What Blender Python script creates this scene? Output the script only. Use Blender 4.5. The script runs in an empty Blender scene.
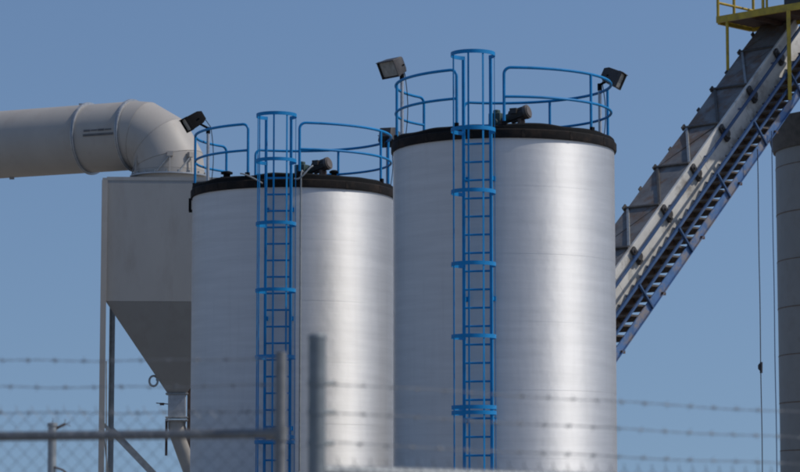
import bpy, math, random
from math import sin, cos, tan, atan, radians, pi
from mathutils import Vector, Matrix

random.seed(7)
scene = bpy.context.scene
COL = scene.collection

# ------------------------------------------------------------------ camera
F = 2500.0                       # focal length in photograph pixels (800 wide)
PITCH = atan(269.0 / F)
CAMZ = 1.6
cam_d = bpy.data.cameras.new('camera')
cam_d.sensor_width = 36.0
cam_d.lens = 36.0 * F / 800.0
cam_d.clip_start = 0.1
cam_d.clip_end = 6000
cam_d.dof.use_dof = True
cam_d.dof.focus_distance = 42.5
cam_d.dof.aperture_fstop = 3.9
cam = bpy.data.objects.new('camera', cam_d)
cam.location = (0, 0, CAMZ)
cam.rotation_euler = (pi / 2 + PITCH, 0, 0)
COL.objects.link(cam)
scene.camera = cam

# ------------------------------------------------------------------ sky and sun
SUN_AZ = radians(84)             # to the right of the direction back to the camera
SUN_EL = radians(47)
SUN = Vector((sin(SUN_AZ) * cos(SUN_EL), -cos(SUN_AZ) * cos(SUN_EL), sin(SUN_EL)))
w = bpy.data.worlds.new('World')
scene.world = w
w.use_nodes = True
nt = w.node_tree
nt.nodes.clear()
sky = nt.nodes.new('ShaderNodeTexSky')
sky.sky_type = 'NISHITA'
sky.sun_disc = False
sky.sun_elevation = SUN_EL
sky.sun_rotation = math.atan2(SUN.x, SUN.y)
sky.altitude = 0
sky.air_density = 1.5
sky.dust_density = 1.0
sky.ozone_density = 3.0
tint = nt.nodes.new('ShaderNodeMix')
tint.data_type = 'RGBA'
tint.blend_type = 'MULTIPLY'
tint.inputs[0].default_value = 1.0
tint.inputs[7].default_value = (0.90, 0.98, 1.16, 1)
bg = nt.nodes.new('ShaderNodeBackground')
bg.inputs['Strength'].default_value = 0.083
wo = nt.nodes.new('ShaderNodeOutputWorld')
# dry clear air: the pale band at the horizon is lifted out of the sky
wtc = nt.nodes.new('ShaderNodeTexCoord')
wmp = nt.nodes.new('ShaderNodeMapping')
wmp.inputs['Location'].default_value = (0, 0, 0.20)
wmp.inputs['Scale'].default_value = (1, 1, 0.80)
wnm = nt.nodes.new('ShaderNodeVectorMath')
wnm.operation = 'NORMALIZE'
nt.links.new(wtc.outputs['Generated'], wmp.inputs[0])
nt.links.new(wmp.outputs[0], wnm.inputs[0])
nt.links.new(wnm.outputs[0], sky.inputs[0])
nt.links.new(sky.outputs[0], tint.inputs[6])
nt.links.new(tint.outputs[2], bg.inputs['Color'])
nt.links.new(bg.outputs[0], wo.inputs['Surface'])

sd = bpy.data.lights.new('sun', 'SUN')
sd.energy = 2.6
sd.angle = radians(0.53)
sd.color = (1.0, 0.95, 0.88)
so = bpy.data.objects.new('sun', sd)
so.rotation_euler = SUN.to_track_quat('Z', 'Y').to_euler()
so.location = (30, 20, 40)
COL.objects.link(so)

vs = scene.view_settings
vs.view_transform = 'Standard'
vs.look = 'None'
vs.exposure = 0.0
vs.gamma = 1.0
scene.render.film_transparent = False
scene.cycles.filter_width = 2.0


def at(x, y, Y):
    """world point seen at photograph pixel (x, y) at distance Y: used to survey the place"""
    u = (x - 400.0) / F
    v = (236.0 - y) / F
    d = Vector((u, cos(PITCH) - v * sin(PITCH), sin(PITCH) + v * cos(PITCH)))
    return Vector((0, 0, CAMZ)) + d * (Y / d.y)


# ------------------------------------------------------------------ materials
def mat(name, base, rough=0.5, metal=0.0, vary=0.15, vscale=3.0, bump=0.0, bscale=40.0,
        stain=None, stain_amt=0.5, stain_scale=2.0, stain_lo=0.5, stain_hi=0.7,
        stretch=(1, 1, 1), rvary=0.1, aniso=0.0, spec=0.5):
    m = bpy.data.materials.new(name)
    m.use_nodes = True
    t = m.node_tree
    N, L = t.nodes, t.links
    p = N['Principled BSDF']
    tc = N.new('ShaderNodeTexCoord')
    mp = N.new('ShaderNodeMapping')
    mp.inputs['Scale'].default_value = stretch
    L.new(tc.outputs['Object'], mp.inputs['Vector'])
    n1 = N.new('ShaderNodeTexNoise')
    n1.inputs['Scale'].default_value = vscale
    n1.inputs['Detail'].default_value = 6
    n1.inputs['Roughness'].default_value = 0.6
    L.new(mp.outputs[0], n1.inputs['Vector'])
    rmp = N.new('ShaderNodeMapRange')
    rmp.inputs['From Min'].default_value = 0.3
    rmp.inputs['From Max'].default_value = 0.7
    rmp.inputs['To Min'].default_value = 1 - vary
    rmp.inputs['To Max'].default_value = 1 + vary
    L.new(n1.outputs[0], rmp.inputs[0])
    mx = N.new('ShaderNodeVectorMath')
    mx.operation = 'SCALE'
    mx.inputs[0].default_value = base
    L.new(rmp.outputs[0], mx.inputs['Scale'])
    out = mx.outputs[0]
    if stain:
        n2 = N.new('ShaderNodeTexNoise')
        n2.inputs['Scale'].default_value = stain_scale
        n2.inputs['Detail'].default_value = 8
        n2.inputs['Roughness'].default_value = 0.65
        L.new(mp.outputs[0], n2.inputs['Vector'])
        r2 = N.new('ShaderNodeMapRange')
        r2.inputs['From Min'].default_value = stain_lo
        r2.inputs['From Max'].default_value = stain_hi
        r2.inputs['To Max'].default_value = stain_amt
        L.new(n2.outputs[0], r2.inputs[0])
        m2 = N.new('ShaderNodeMix')
        m2.data_type = 'RGBA'
        m2.inputs[7].default_value = (*stain, 1)
        L.new(r2.outputs[0], m2.inputs[0])
        L.new(out, m2.inputs[6])
        out = m2.outputs[2]
    L.new(out, p.inputs['Base Color'])
    rr = N.new('ShaderNodeMapRange')
    rr.inputs['To Min'].default_value = max(0.02, rough - rvary)
    rr.inputs['To Max'].default_value = min(1, rough + rvary)
    L.new(n1.outputs[0], rr.inputs[0])
    L.new(rr.outputs[0], p.inputs['Roughness'])
    p.inputs['Metallic'].default_value = metal
    p.inputs['Specular IOR Level'].default_value = spec
    if aniso:
        p.inputs['Anisotropic'].default_value = aniso
        tg = N.new('ShaderNodeTangent')
        tg.direction_type = 'RADIAL'
        tg.axis = 'Z'
        L.new(tg.outputs[0], p.inputs['Tangent'])
        p.inputs['Anisotropic Rotation'].default_value = 0.25
    if bump:
        n3 = N.new('ShaderNodeTexNoise')
        n3.inputs['Scale'].default_value = bscale
        n3.inputs['Detail'].default_value = 5
        L.new(mp.outputs[0], n3.inputs['Vector'])
        b = N.new('ShaderNodeBump')
        b.inputs['Strength'].default_value = 1.0
        b.inputs['Distance'].default_value = bump
        L.new(n3.outputs[0], b.inputs['Height'])
        L.new(b.outputs[0], p.inputs['Normal'])
    return m


M = {}
M['ground'] = mat('gravel_ground', (0.26, 0.24, 0.21), 0.95, vary=0.3, vscale=0.8, bump=0.02, bscale=30)
M['concrete'] = mat('concrete', (0.34, 0.33, 0.31), 0.9, vary=0.2, bump=0.004)
M['alu'] = mat('aluminium_cladding', (0.82, 0.815, 0.805), 0.93, 0.84, vary=0.05, vscale=1.3,
               bump=0.0004, bscale=14, stretch=(0.5, 0.5, 7.0), rvary=0.03, aniso=1.0)


def weather_cladding(m):
    # faint vertical wash marks and shallow dents in the sheet
    t = m.node_tree
    N, L = t.nodes, t.links
    p = N['Principled BSDF']
    tc = N.new('ShaderNodeTexCoord')
    mp = N.new('ShaderNodeMapping')
    mp.inputs['Scale'].default_value = (1, 1, 0.06)
    L.new(tc.outputs['Object'], mp.inputs['Vector'])
    n = N.new('ShaderNodeTexNoise')
    n.inputs['Scale'].default_value = 7
    n.inputs['Detail'].default_value = 7
    n.inputs['Roughness'].default_value = 0.7
    L.new(mp.outputs[0], n.inputs['Vector'])
    r = N.new('ShaderNodeMapRange')
    r.inputs['From Min'].default_value = 0.50
    r.inputs['From Max'].default_value = 0.78
    r.inputs['To Max'].default_value = 0.11
    L.new(n.outputs[0], r.inputs[0])
    mx = N.new('ShaderNodeMix')
    mx.data_type = 'RGBA'
    mx.inputs[7].default_value = (0.40, 0.375, 0.35, 1)
    old = p.inputs['Base Color'].links[0].from_socket
    L.new(r.outputs[0], mx.inputs[0])
    L.new(old, mx.inputs[6])
    L.new(mx.outputs[2], p.inputs['Base Color'])
    d = N.new('ShaderNodeTexNoise')
    d.inputs['Scale'].default_value = 2.6
    d.inputs['Detail'].default_value = 3
    L.new(tc.outputs['Object'], d.inputs['Vector'])
    b = N.new('ShaderNodeBump')
    b.inputs['Distance'].default_value = 0.006
    L.new(d.outputs[0], b.inputs['Height'])
    ob = p.inputs['Normal'].links[0].from_node
    L.new(b.outputs[0], ob.inputs['Normal'])


weather_cladding(M['alu'])
M['blue_dark'] = mat('dull_navy_paint', (0.028, 0.072, 0.165), 0.5, vary=0.25, vscale=3,
                     stain=(0.12, 0.10, 0.09), stain_amt=0.7, stain_scale=3, stain_lo=0.55, stain_hi=0.68)
M['blue'] = mat('blue_paint', (0.0005, 0.20, 0.47), 0.5, spec=0.3, vary=0.12, vscale=4, stain=(0.001, 0.13, 0.31),
                stain_amt=0.5, stain_scale=5)
M['blue_worn'] = mat('worn_blue_paint', (0.06, 0.135, 0.28), 0.6, vary=0.25, vscale=3,
                     stain=(0.24, 0.20, 0.17), stain_amt=0.85, stain_scale=2.6, stain_lo=0.48, stain_hi=0.6)
M['rim'] = mat('weathered_dark_flashing', (0.010, 0.0085, 0.008), 0.85, spec=0.25, vary=0.35, vscale=5, bump=0.004, bscale=12,
               stain=(0.045, 0.029, 0.02), stain_amt=0.75, stain_scale=3.2, stain_lo=0.45, stain_hi=0.68)
M['tar'] = mat('black_roof_tar', (0.007, 0.007, 0.007), 0.9, spec=0.2, vary=0.4, vscale=6, bump=0.012, bscale=9)
M['beige'] = mat('beige_paint', (0.385, 0.35, 0.305), 0.55, vary=0.06, vscale=1.6, stain=(0.30, 0.25, 0.205),
                 stain_amt=0.5, stain_scale=2.2, stain_lo=0.52, stain_hi=0.75, stretch=(1, 1, 0.6))
M['hopper'] = mat('grey_beige_paint', (0.315, 0.305, 0.285), 0.6, vary=0.07, vscale=1.0, stain=(0.20, 0.175, 0.145),
                  stain_amt=0.5, stain_scale=2.2, stain_lo=0.5, stain_hi=0.8, stretch=(1, 1, 0.3), bump=0.002, bscale=4)
M['galv'] = mat('galvanised_steel', (0.42, 0.43, 0.44), 0.5, 0.7, vary=0.2, vscale=9)
M['galv_post'] = mat('weathered_galvanised_post', (0.31, 0.325, 0.325), 0.6, 0.5, vary=0.2, vscale=14,
                     stain=(0.16, 0.12, 0.09), stain_amt=0.5, stain_scale=9, stain_lo=0.6, stain_hi=0.75)
M['galv_old'] = mat('old_brown_grey_post', (0.225, 0.225, 0.22), 0.65, 0.4, vary=0.25, vscale=14)
M['galv_blue'] = mat('bluish_galvanised_post', (0.20, 0.22, 0.225), 0.55, 0.4, vary=0.2, vscale=14,
                      stain=(0.14, 0.10, 0.08), stain_amt=0.5, stain_scale=12, stain_lo=0.62, stain_hi=0.75)
M['wire'] = mat('dull_wire', (0.21, 0.22, 0.23), 0.6, 0.3, vary=0.2, vscale=20)
M['black'] = mat('black_housing', (0.006, 0.006, 0.007), 0.8, spec=0.12, vary=0.3, vscale=8)
M['bronze'] = mat('dark_bronze_housing', (0.045, 0.038, 0.034), 0.5, vary=0.3, vscale=8)
M['lens'] = mat('dusty_lens_glass', (0.26, 0.26, 0.24), 0.25, vary=0.3, vscale=10)
M['rust'] = mat('rusty_steel', (0.075, 0.045, 0.032), 0.85, vary=0.4, vscale=5, bump=0.004, bscale=20,
                stain=(0.17, 0.13, 0.10), stain_amt=0.6, stain_scale=4, stain_lo=0.5, stain_hi=0.65)
M['hood'] = mat('weathered_hood_steel', (0.175, 0.168, 0.16), 0.65, 0.1, vary=0.3, vscale=2.5, bump=0.004, bscale=8,
                stain=(0.15, 0.095, 0.062), stain_amt=0.9, stain_scale=2.6, stain_lo=0.46, stain_hi=0.6)
M['hood_rib'] = mat('hood_angle_steel', (0.085, 0.078, 0.07), 0.7, 0.2, vary=0.35, vscale=6)
M['trough'] = mat('dirty_white_trough', (0.58, 0.56, 0.51), 0.6, vary=0.12, vscale=2.5, stain=(0.20, 0.165, 0.13),
                  stain_amt=0.8, stain_scale=2.4, stain_lo=0.52, stain_hi=0.70, bump=0.004, bscale=5)
M['yellow'] = mat('yellow_paint', (0.43, 0.30, 0.022), 0.5, vary=0.2, vscale=5, stain=(0.15, 0.10, 0.03),
                  stain_amt=0.6, stain_scale=6, stain_lo=0.5, stain_hi=0.7)
M['deck'] = mat('rusty_deck', (0.07, 0.04, 0.03), 0.85, vary=0.4, vscale=4)
M['silo'] = mat('grey_silo_paint', (0.23, 0.23, 0.22), 0.6, vary=0.08, vscale=2, stain=(0.17, 0.15, 0.13),
                stain_amt=0.4, stain_scale=2.5)
M['silo_seam'] = mat('rusty_seam', (0.15, 0.105, 0.075), 0.8, vary=0.3, vscale=8)
M['motor_teal'] = mat('faded_green_paint', (0.03, 0.06, 0.055), 0.6, vary=0.3, vscale=8)
M['motor'] = mat('dark_motor_paint', (0.04, 0.035, 0.032), 0.55, vary=0.3, vscale=9)
M['motor_end'] = mat('dusty_motor_cover', (0.10, 0.085, 0.075), 0.6, vary=0.3, vscale=14)
M['tread'] = mat('dusty_stair_steel', (0.115, 0.095, 0.08), 0.85, vary=0.4, vscale=5)
M['rope'] = mat('dark_steel_cable', (0.03, 0.03, 0.035), 0.7)
M['rope_blue'] = mat('blue_cable', (0.03, 0.07, 0.15), 0.6)
M['slot'] = mat('dark_grey_slot', (0.13, 0.125, 0.12), 0.8, vary=0.3)  # mottled dark grey for the slot bars on the duct


# ------------------------------------------------------------------ mesh helpers
class MB:
    def __init__(s):
        s.v, s.f = [], []

    def add(s, vs_, fs):
        o = len(s.v)
        s.v += [tuple(q) for q in vs_]
        s.f += [tuple(i + o for i in f) for f in fs]
        return s

    def box(s, c, size, rot=None):
        hx, hy, hz = [a / 2 for a in size]
        P = [Vector((x, y, z)) for x in (-hx, hx) for y in (-hy, hy) for z in (-hz, hz)]
        if rot is not None:
            P = [rot @ q for q in P]
        c = Vector(c)
        return s.add([q + c for q in P], [(0, 1, 3, 2), (4, 6, 7, 5), (0, 4, 5, 1), (2, 3, 7, 6), (0, 2, 6, 4), (1, 5, 7, 3)])

    def bar(s, a, b, wx, wz, up=(0, 0, 1)):
        """rectangular bar from a to b"""
        a, b, up = Vector(a), Vector(b), Vector(up)
        d = (b - a).normalized()
        sx = d.cross(up)
        if sx.length < 1e-4:
            sx = d.cross(Vector((0, 1, 0)))
        sx.normalize()
        u = sx.cross(d)
        P = []
        for q in (a, b):
            for i, j in ((-1, -1), (1, -1), (1, 1), (-1, 1)):
                P.append(q + sx * i * wx / 2 + u * j * wz / 2)
        return s.add(P, [(0, 1, 2, 3), (7, 6, 5, 4), (0, 4, 5, 1), (1, 5, 6, 2), (2, 6, 7, 3), (3, 7, 4, 0)])

    def tube(s, pts, r, seg=8, closed=False):
        pts = [Vector(q) for q in pts]
        n = len(pts)
        rs = r if isinstance(r, (list, tuple)) else [r] * n
        V = []
        prev = None
        for i, q in enumerate(pts):
            if closed:
                d = pts[(i + 1) % n] - pts[i - 1]
            else:
                d = pts[min(i + 1, n - 1)] - pts[max(i - 1, 0)]
            d.normalize()
            if prev is None:
                a = d.cross(Vector((0, 0, 1)))
                if a.length < 1e-3:
                    a = d.cross(Vector((0, 1, 0)))
            else:
                a = prev - d * prev.dot(d)
            a.normalize()
            prev = a
            b = d.cross(a)
            for k in range(seg):
                th = 2 * pi * k / seg
                V.append(q + (a * cos(th) + b * sin(th)) * rs[i])
        Fc = []
        for i in range(n if closed else n - 1):
            j = (i + 1) % n
            for k in range(seg):
                k2 = (k + 1) % seg
                Fc.append((i * seg + k, j * seg + k, j * seg + k2, i * seg + k2))
        if not closed:
            Fc.append(tuple(range(seg)))
            Fc.append(tuple((n - 1) * seg + k for k in reversed(range(seg))))
        return s.add(V, Fc)

    def lathe(s, prof, seg=96, c=(0, 0, 0), closed=False):
        c = Vector(c)
        V, Fc = [], []
        n = len(prof)
        for k in range(seg):
            th = 2 * pi * k / seg
            for r, z in prof:
                V.append(c + Vector((r * cos(th), r * sin(th), z)))
        for k in range(seg):
            k2 = (k + 1) % seg
            for i in range(n if closed else n - 1):
                j = (i + 1) % n
                Fc.append((k * n + i, k2 * n + i, k2 * n + j, k * n + j))
        return s.add(V, Fc)

    def arcband(s, c, t, o, R, a0, a1, h, th, n=28):
        """flat bar bent round an arc: c centre, t and o the two plane axes"""
        V, Fc = [], []
        up = Vector((0, 0, 1))
        for i in range(n + 1):
            a = a0 + (a1 - a0) * i / n
            d = o * cos(a) + t * sin(a)
            for rr, zz in ((R, -h / 2), (R + th, -h / 2), (R + th, h / 2), (R, h / 2)):
                V.append(c + d * rr + up * zz)
        for i in range(n):
            for k in range(4):
                k2 = (k + 1) % 4
                Fc.append((i * 4 + k, i * 4 + k2, i * 4 + 4 + k2, i * 4 + 4 + k))
        Fc.append((0, 1, 2, 3))
        Fc.append((n * 4 + 3, n * 4 + 2, n * 4 + 1, n * 4))
        return s.add(V, Fc)

    def prism(s, poly, y0, y1):
        """polygon in local x-z extruded from y0 to y1"""
        n = len(poly)
        V = [(x, y0, z) for x, z in poly] + [(x, y1, z) for x, z in poly]
        Fc = [tuple(range(n)), tuple(reversed(range(n, 2 * n)))]
        for i in range(n):
            j = (i + 1) % n
            Fc.append((i, i + n, j + n, j))
        return s.add(V, Fc)

    def mesh(s, name, m, angle=35):
        me = bpy.data.meshes.new(name)
        me.from_pydata(s.v, [], s.f)
        me.validate()
        import bmesh
        bm = bmesh.new()
        bm.from_mesh(me)
        bmesh.ops.recalc_face_normals(bm, faces=bm.faces)
        bm.to_mesh(me)
        bm.free()
        me.polygons.foreach_set('use_smooth', [True] * len(me.polygons))
        me.set_sharp_from_angle(angle=radians(angle))
        me.materials.append(M[m])
        return me

    def build(s, name, m, parent=None, bevel=0.0, angle=35):
        return link(name, s.mesh(name, m, angle), parent, bevel)


def link(name, me, parent=None, bevel=0.0, loc=None):
    o = bpy.data.objects.new(name, me)
    COL.objects.link(o)
    if parent:
        o.parent = parent
    if loc is not None:
        o.location = loc
    if bevel:
        b = o.modifiers.new('bevel', 'BEVEL')
        b.width = bevel
        b.segments = 2
        b.limit_method = 'ANGLE'
    return o


def thing(name, label, cat, loc=(0, 0, 0), rz=0.0, group=None):
    o = bpy.data.objects.new(name, None)
    o.empty_display_size = 0.3
    COL.objects.link(o)
    o.location = loc
    o.rotation_euler = (0, 0, rz)
    o['label'] = label
    o['category'] = cat
    if group:
        o['group'] = group
    return o


def dirn(phi):
    return Vector((sin(phi), -cos(phi), 0))


# ------------------------------------------------------------------ ground
g = MB()
g.add([(-3000, -3000, 0), (3000, -3000, 0), (3000, 3000, 0), (-3000, 3000, 0)], [(0, 1, 2, 3)])
go = g.build('ground', 'ground')
go['kind'] = 'structure'


# ------------------------------------------------------------------ tanks
R = 1.872


def rail_path(phi0, phi1, r, z, zb0, zb1, bend=0.11):
    """rail round the roof from angle phi0 to phi1, turned down into an end post at each end"""
    P = []
    n = max(8, int(abs(phi1 - phi0) / radians(4)))
    sg = 1 if phi1 > phi0 else -1
    da = bend / r * sg
    d = dirn(phi0) * r
    P.append(d + Vector((0, 0, zb0)))
    for k in range(7):
        a = k / 6 * pi / 2
        P.append(dirn(phi0 + da * (1 - cos(a))) * r + Vector((0, 0, z - bend + bend * sin(a))))
    for k in range(1, n):
        P.append(dirn(phi0 + da + (phi1 - phi0 - 2 * da) * k / n) * r + Vector((0, 0, z)))
    for k in range(7):
        a = pi / 2 - k / 6 * pi / 2
        P.append(dirn(phi1 - da * (1 - cos(a))) * r + Vector((0, 0, z - bend + bend * sin(a))))
    P.append(dirn(phi1) * r + Vector((0, 0, zb1)))
    return P


def make_tank(label, loc, zw, zt, phiL, segs, first_seam, hoops, group):
    root = thing('storage_tank', label, 'tank', loc, 0, group)
    b = MB()
    b.lathe([(0, 0), (R + 0.35, 0), (R + 0.35, 0.22), (R + 0.31, 0.25), (0, 0.25)], 96)
    b.build('concrete_pad', 'concrete', root)
    # lapped cladding rings, each standing proud of the one below
    z1 = zw + 0.05
    z0 = zw - first_seam
    k = 0
    while z1 > 0.3:
        z0c = max(z0, 0.25)
        m = MB()
        e = 0.0006 * (k % 2)
        m.lathe([(R - 0.004, z0c + 0.0), (R + 0.0006 + e, z0c + 0.001), (R + 0.001 + e, z0c + 0.03), (R + 0.0004 + e, z0c + 0.08),
                 (R + e, z0c + 0.2), (R + e, z1 - 0.03), (R - 0.0008, z1 + 0.01)], 192)
        m.build('cladding_ring', 'alu', root, angle=60)
        z1 = z0c
        z0 = z0c - 1.10
        k += 1
    # roof with dark flashing
    m = MB()
    m.lathe([(R - 0.02, zw - 0.02), (R + 0.028, zw - 0.02), (R + 0.036, zw + 0.0), (R + 0.034, zw + 0.115), (R + 0.02, zw + 0.13), (R - 0.05, zw + 0.135)], 160)
    fl = m.build('roof_flashing', 'rim', root)
    m = MB()
    seg = 160
    prof = [(R + 0.012, zw + 0.12), (R + 0.006, zt - 0.03), (R - 0.03, zt), (R - 0.4, zt + 0.015), (0.01, zt + 0.10)]
    m.lathe(prof, seg)
    rn = random.Random(int(zt * 100))
    n = len(prof)
    wob = [0.0] * seg
    for h in range(2, 22):
        a, p = rn.uniform(-1, 1) / h ** 0.5, rn.uniform(0, 6.3)
        for q in range(seg):
            wob[q] += a * sin(h * 2 * pi * q / seg + p)
    for q in range(seg):
        for i in (1, 2, 3):
            x, y, z = m.v[q * n + i]
            m.v[q * n + i] = (x, y, z + 0.016 * wob[q])
    m.build('roof', 'tar', root)
    # lap joints and bolts round the flashing
    jm = MB()
    jm.box((0, 0, 0), (0.018, 0.05, 0.125))
    jme = jm.mesh('flashing_joint', 'rim')
    for q in range(14):
        a = q * 2 * pi / 14 + 0.13
        o = link('flashing_joint', jme, fl)
        o.location = dirn(a) * (R + 0.03) + Vector((0, 0, zw + 0.055))
        o.rotation_euler = (0, 0, a - pi / 2)
    rr = R - 0.045
    ztop, zmid = zt + 0.93, zt + 0.45
    foot = MB()
    foot.box((0, 0, 0), (0.075, 0.05, 0.13))
    foot_me = foot.mesh('post_foot', 'black')
    for (p0, p1, posts) in segs:
        m = MB()
        m.tube(rail_path(p0, p1, rr, ztop, zt - 0.1, zt - 0.1), 0.0245, 10)
        ra = m.build('railing', 'blue', root)
        m = MB()
        nn = int(abs(p1 - p0) / radians(4))
        m.tube([dirn(p0 + (p1 - p0) * i / nn) * rr + Vector((0, 0, zmid)) for i in range(nn + 1)], 0.0225, 10)
        m.build('mid_rail', 'blue', ra)
        for a in posts:
            m = MB()
            d = dirn(a) * rr
            m.tube([d + Vector((0, 0, zt - 0.1)), d + Vector((0, 0, ztop))], 0.0235, 10)
            m.build('post', 'blue', ra)
        for a in [p0, p1] + posts:
            o = link('post_foot', foot_me, ra)
            o.location = dirn(a) * (rr + 0.02) + Vector((0, 0, zt - 0.02))
            o.rotation_euler = (0, 0, a)
    # ladder
    o_ = dirn(phiL)
    t_ = Vector((cos(phiL), sin(phiL), 0))
    L0 = o_ * (R + 0.20)
    hw = 0.225
    ztl = hoops[0] - 0.02
    m = MB()
    for sg in (-1, 1):
        a = L0 + t_ * hw * sg
        m.bar(a + Vector((0, 0, 0.1)), a + Vector((0, 0, ztl)), 0.048, 0.055, o_)
    lad = m.build('ladder', 'blue', root, bevel=0.006)
    rm = MB()
    rm.tube([-t_ * hw, t_ * hw], 0.0175, 8)
    rme = rm.mesh('rung', 'blue')
    z = 0.32
    while z < zt + 0.06:
        link('rung', rme, lad, loc=L0 + Vector((0, 0, z)))
        z += 0.295
    for sg in (-1, 1):
        bm_ = MB()
        bm_.bar(t_ * hw * sg * 1.02, t_ * hw * sg * 1.02 - o_ * 0.2, 0.012, 0.06)
        bm_.box(t_ * hw * sg * 1.02 - o_ * 0.19, (0.06, 0.03, 0.08), Matrix.Rotation(phiL, 3, 'Z'))
        bme = bm_.mesh('wall_bracket', 'blue')
        z = 1.0
        while z < zt - 0.3:
            link('wall_bracket', bme, lad, loc=L0 + Vector((0, 0, z)))
            z += 1.95
    # cage
    Rc = 0.35
    cc = L0 + o_ * 0.30
    m = MB()
    zlow = 2.0
    for a in (-100, -52, 0, 40, 100):
        al = radians(a)
        d = (o_ * cos(al) + t_ * sin(al))
        q = cc + d * (Rc - 0.006)
        m.bar(q + Vector((0, 0, zlow)), q + Vector((0, 0, hoops[0] + 0.03)), 0.030, 0.010, d)
    cage = m.build('ladder_cage', 'blue', root)
    for hz in hoops:
        m = MB()
        a_end = radians(146)
        m.arcband(cc + Vector((0, 0, hz)), t_, o_, Rc, -a_end, a_end, 0.062, 0.009)
        for sg in (-1, 1):
            d = o_ * cos(a_end) + t_ * sin(a_end) * sg
            m.bar(cc + d * (Rc + 0.004) + Vector((0, 0, hz)), L0 + t_ * hw * sg + Vector((0, 0, hz)), 0.010, 0.062)
        m.build('hoop', 'blue', cage)
    return root


ZW2 = at(504, 136.6, 42 - R).z
ZT2 = at(504, 123.5, 42 - R).z
X2 = (504.5 - 400) / F * 42.0
ZW1 = at(291, 186.0, 46.3 - R).z
ZT1 = at(291, 173.5, 46.3 - R).z
X1 = (292.3 - 400) / F * 46.3
rd = radians
h2 = [at(473, y, 42 - R - 0.85).z for y in (50, 126.5, 189, 262, 335, 406.5, 412)] 
h2 += [h2[-1] - 1.2]
h1 = [at(275, y, 46.3 - R - 0.85).z for y in (112.7, 158.5, 222, 289, 356, 436.5, 441.5)]
h1 += [h1[-1] - 1.1]
tank2 = make_tank('tall silver storage tank, nearer and larger of the two with blue caged ladders',
                  (X2, 42, 0), ZW2, ZT2, rd(-14.2),
                  [(rd(-2), rd(200), [rd(50), rd(100), rd(151)]), (rd(-27), rd(-133), [rd(-82)])],
                  0.80, h2, 'silver storage tanks')
tank1 = make_tank('silver storage tank, farther and lower of the pair, beside the beige hopper',
                  (X1, 46.3, 0), ZW1, ZT1, rd(-4.8),
                  [(rd(6), rd(206), [rd(64), rd(104), rd(154)]), (rd(-24), rd(-133), [rd(-85)])],
                  0.95, h1, 'silver storage tanks')


# ------------------------------------------------------------------ floodlights on the roofs
def floodlight(label, base, head_z, aim, hm='black', size=(0.42, 0.30, 0.33), roll=0.0, head_off=(0, 0, 0)):
    root = thing('floodlight', label, 'floodlight', base, 0, 'floodlights on the tank roofs')
    hz = head_z - base[2]
    m = MB()
    m.tube([(0, 0, -0.02), (0, 0, hz - 0.16)], 0.030, 12)
    m.tube([(0, 0, 0.0), (0, 0, 0.03)], 0.07, 12)
    m.build('pole', 'galv', root)
    m = MB()
    m.tube([(0, 0, hz - 0.22), (0, 0, hz - 0.10)], 0.040, 10)
    aim = Vector(aim).normalized()
    q = aim.to_track_quat('Y', 'Z').to_matrix()
    hc = Vector((0, 0, hz + 0.02)) + Vector(head_off)
    wv = q @ Vector((1, 0, 0))
    m.tube([(0, 0, hz - 0.12), hc - aim * 0.10 - Vector((0, 0, 0.12))], 0.022, 8)
    for sg in (-1, 1):
        m.bar(hc - aim * 0.10 - Vector((0, 0, 0.14)) + wv * 0.02 * sg, hc + wv * (size[0] / 2 + 0.012) * sg - aim * 0.02, 0.03, 0.008)
    m.build('bracket', 'black', root)
    m = MB()
    w_, d_, h_ = size
    P = []
    for (yy, k) in ((-d_ / 2, 0.62), (-d_ * 0.2, 0.92), (d_ / 2, 1.0)):
        for (sx, sz) in ((-1, -1), (1, -1), (1, 1), (-1, 1)):
            P.append(hc + q @ Vector((sx * w_ / 2 * k, yy, sz * h_ / 2 * k)))
    Fc = [(0, 1, 2, 3), (11, 10, 9, 8)]
    for lv in (0, 4):
        for i in range(4):
            j = (i + 1) % 4
            Fc.append((lv + i, lv + 4 + i, lv + 4 + j, lv + j))
    m.add(P, Fc)
    for sx in (-1, 1):
        m.box(hc + q @ Vector((sx * (w_ / 2), d_ / 2 + 0.02, 0)), (0.012, 0.06, h_), q)
    m.box(hc + q @ Vector((0, d_ / 2 + 0.03, h_ / 2)), (w_ + 0.012, 0.08, 0.012), q)
    m.box(hc + q @ Vector((0, d_ / 2 + 0.02, -h_ / 2)), (w_ + 0.012, 0.06, 0.012), q)
    hou = m.build('housing', hm, root, bevel=0.006)
    m = MB()
    m.box(hc + q @ Vector((0, d_ / 2 + 0.008, 0)), (w_ * 0.9, 0.01, h_ * 0.86), q)
    m.build('lens', 'lens', hou)
    m = MB()
    pts = []
    for i in range(13):
        s_ = i / 12
        pts.append(Vector((0.05 + 0.05 * sin(s_ * pi), 0.03, 0.05 + (hz - 0.15) * s_)))
    pts.append(hc - aim * (d_ / 2))
    m.tube(pts, 0.008, 6)
    m.build('cable', 'black', root)
    return root


def on_tank(cx, cy, phi, r, z):
    d = dirn(phi) * r
    return (cx + d.x, cy + d.y, z)


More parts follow.
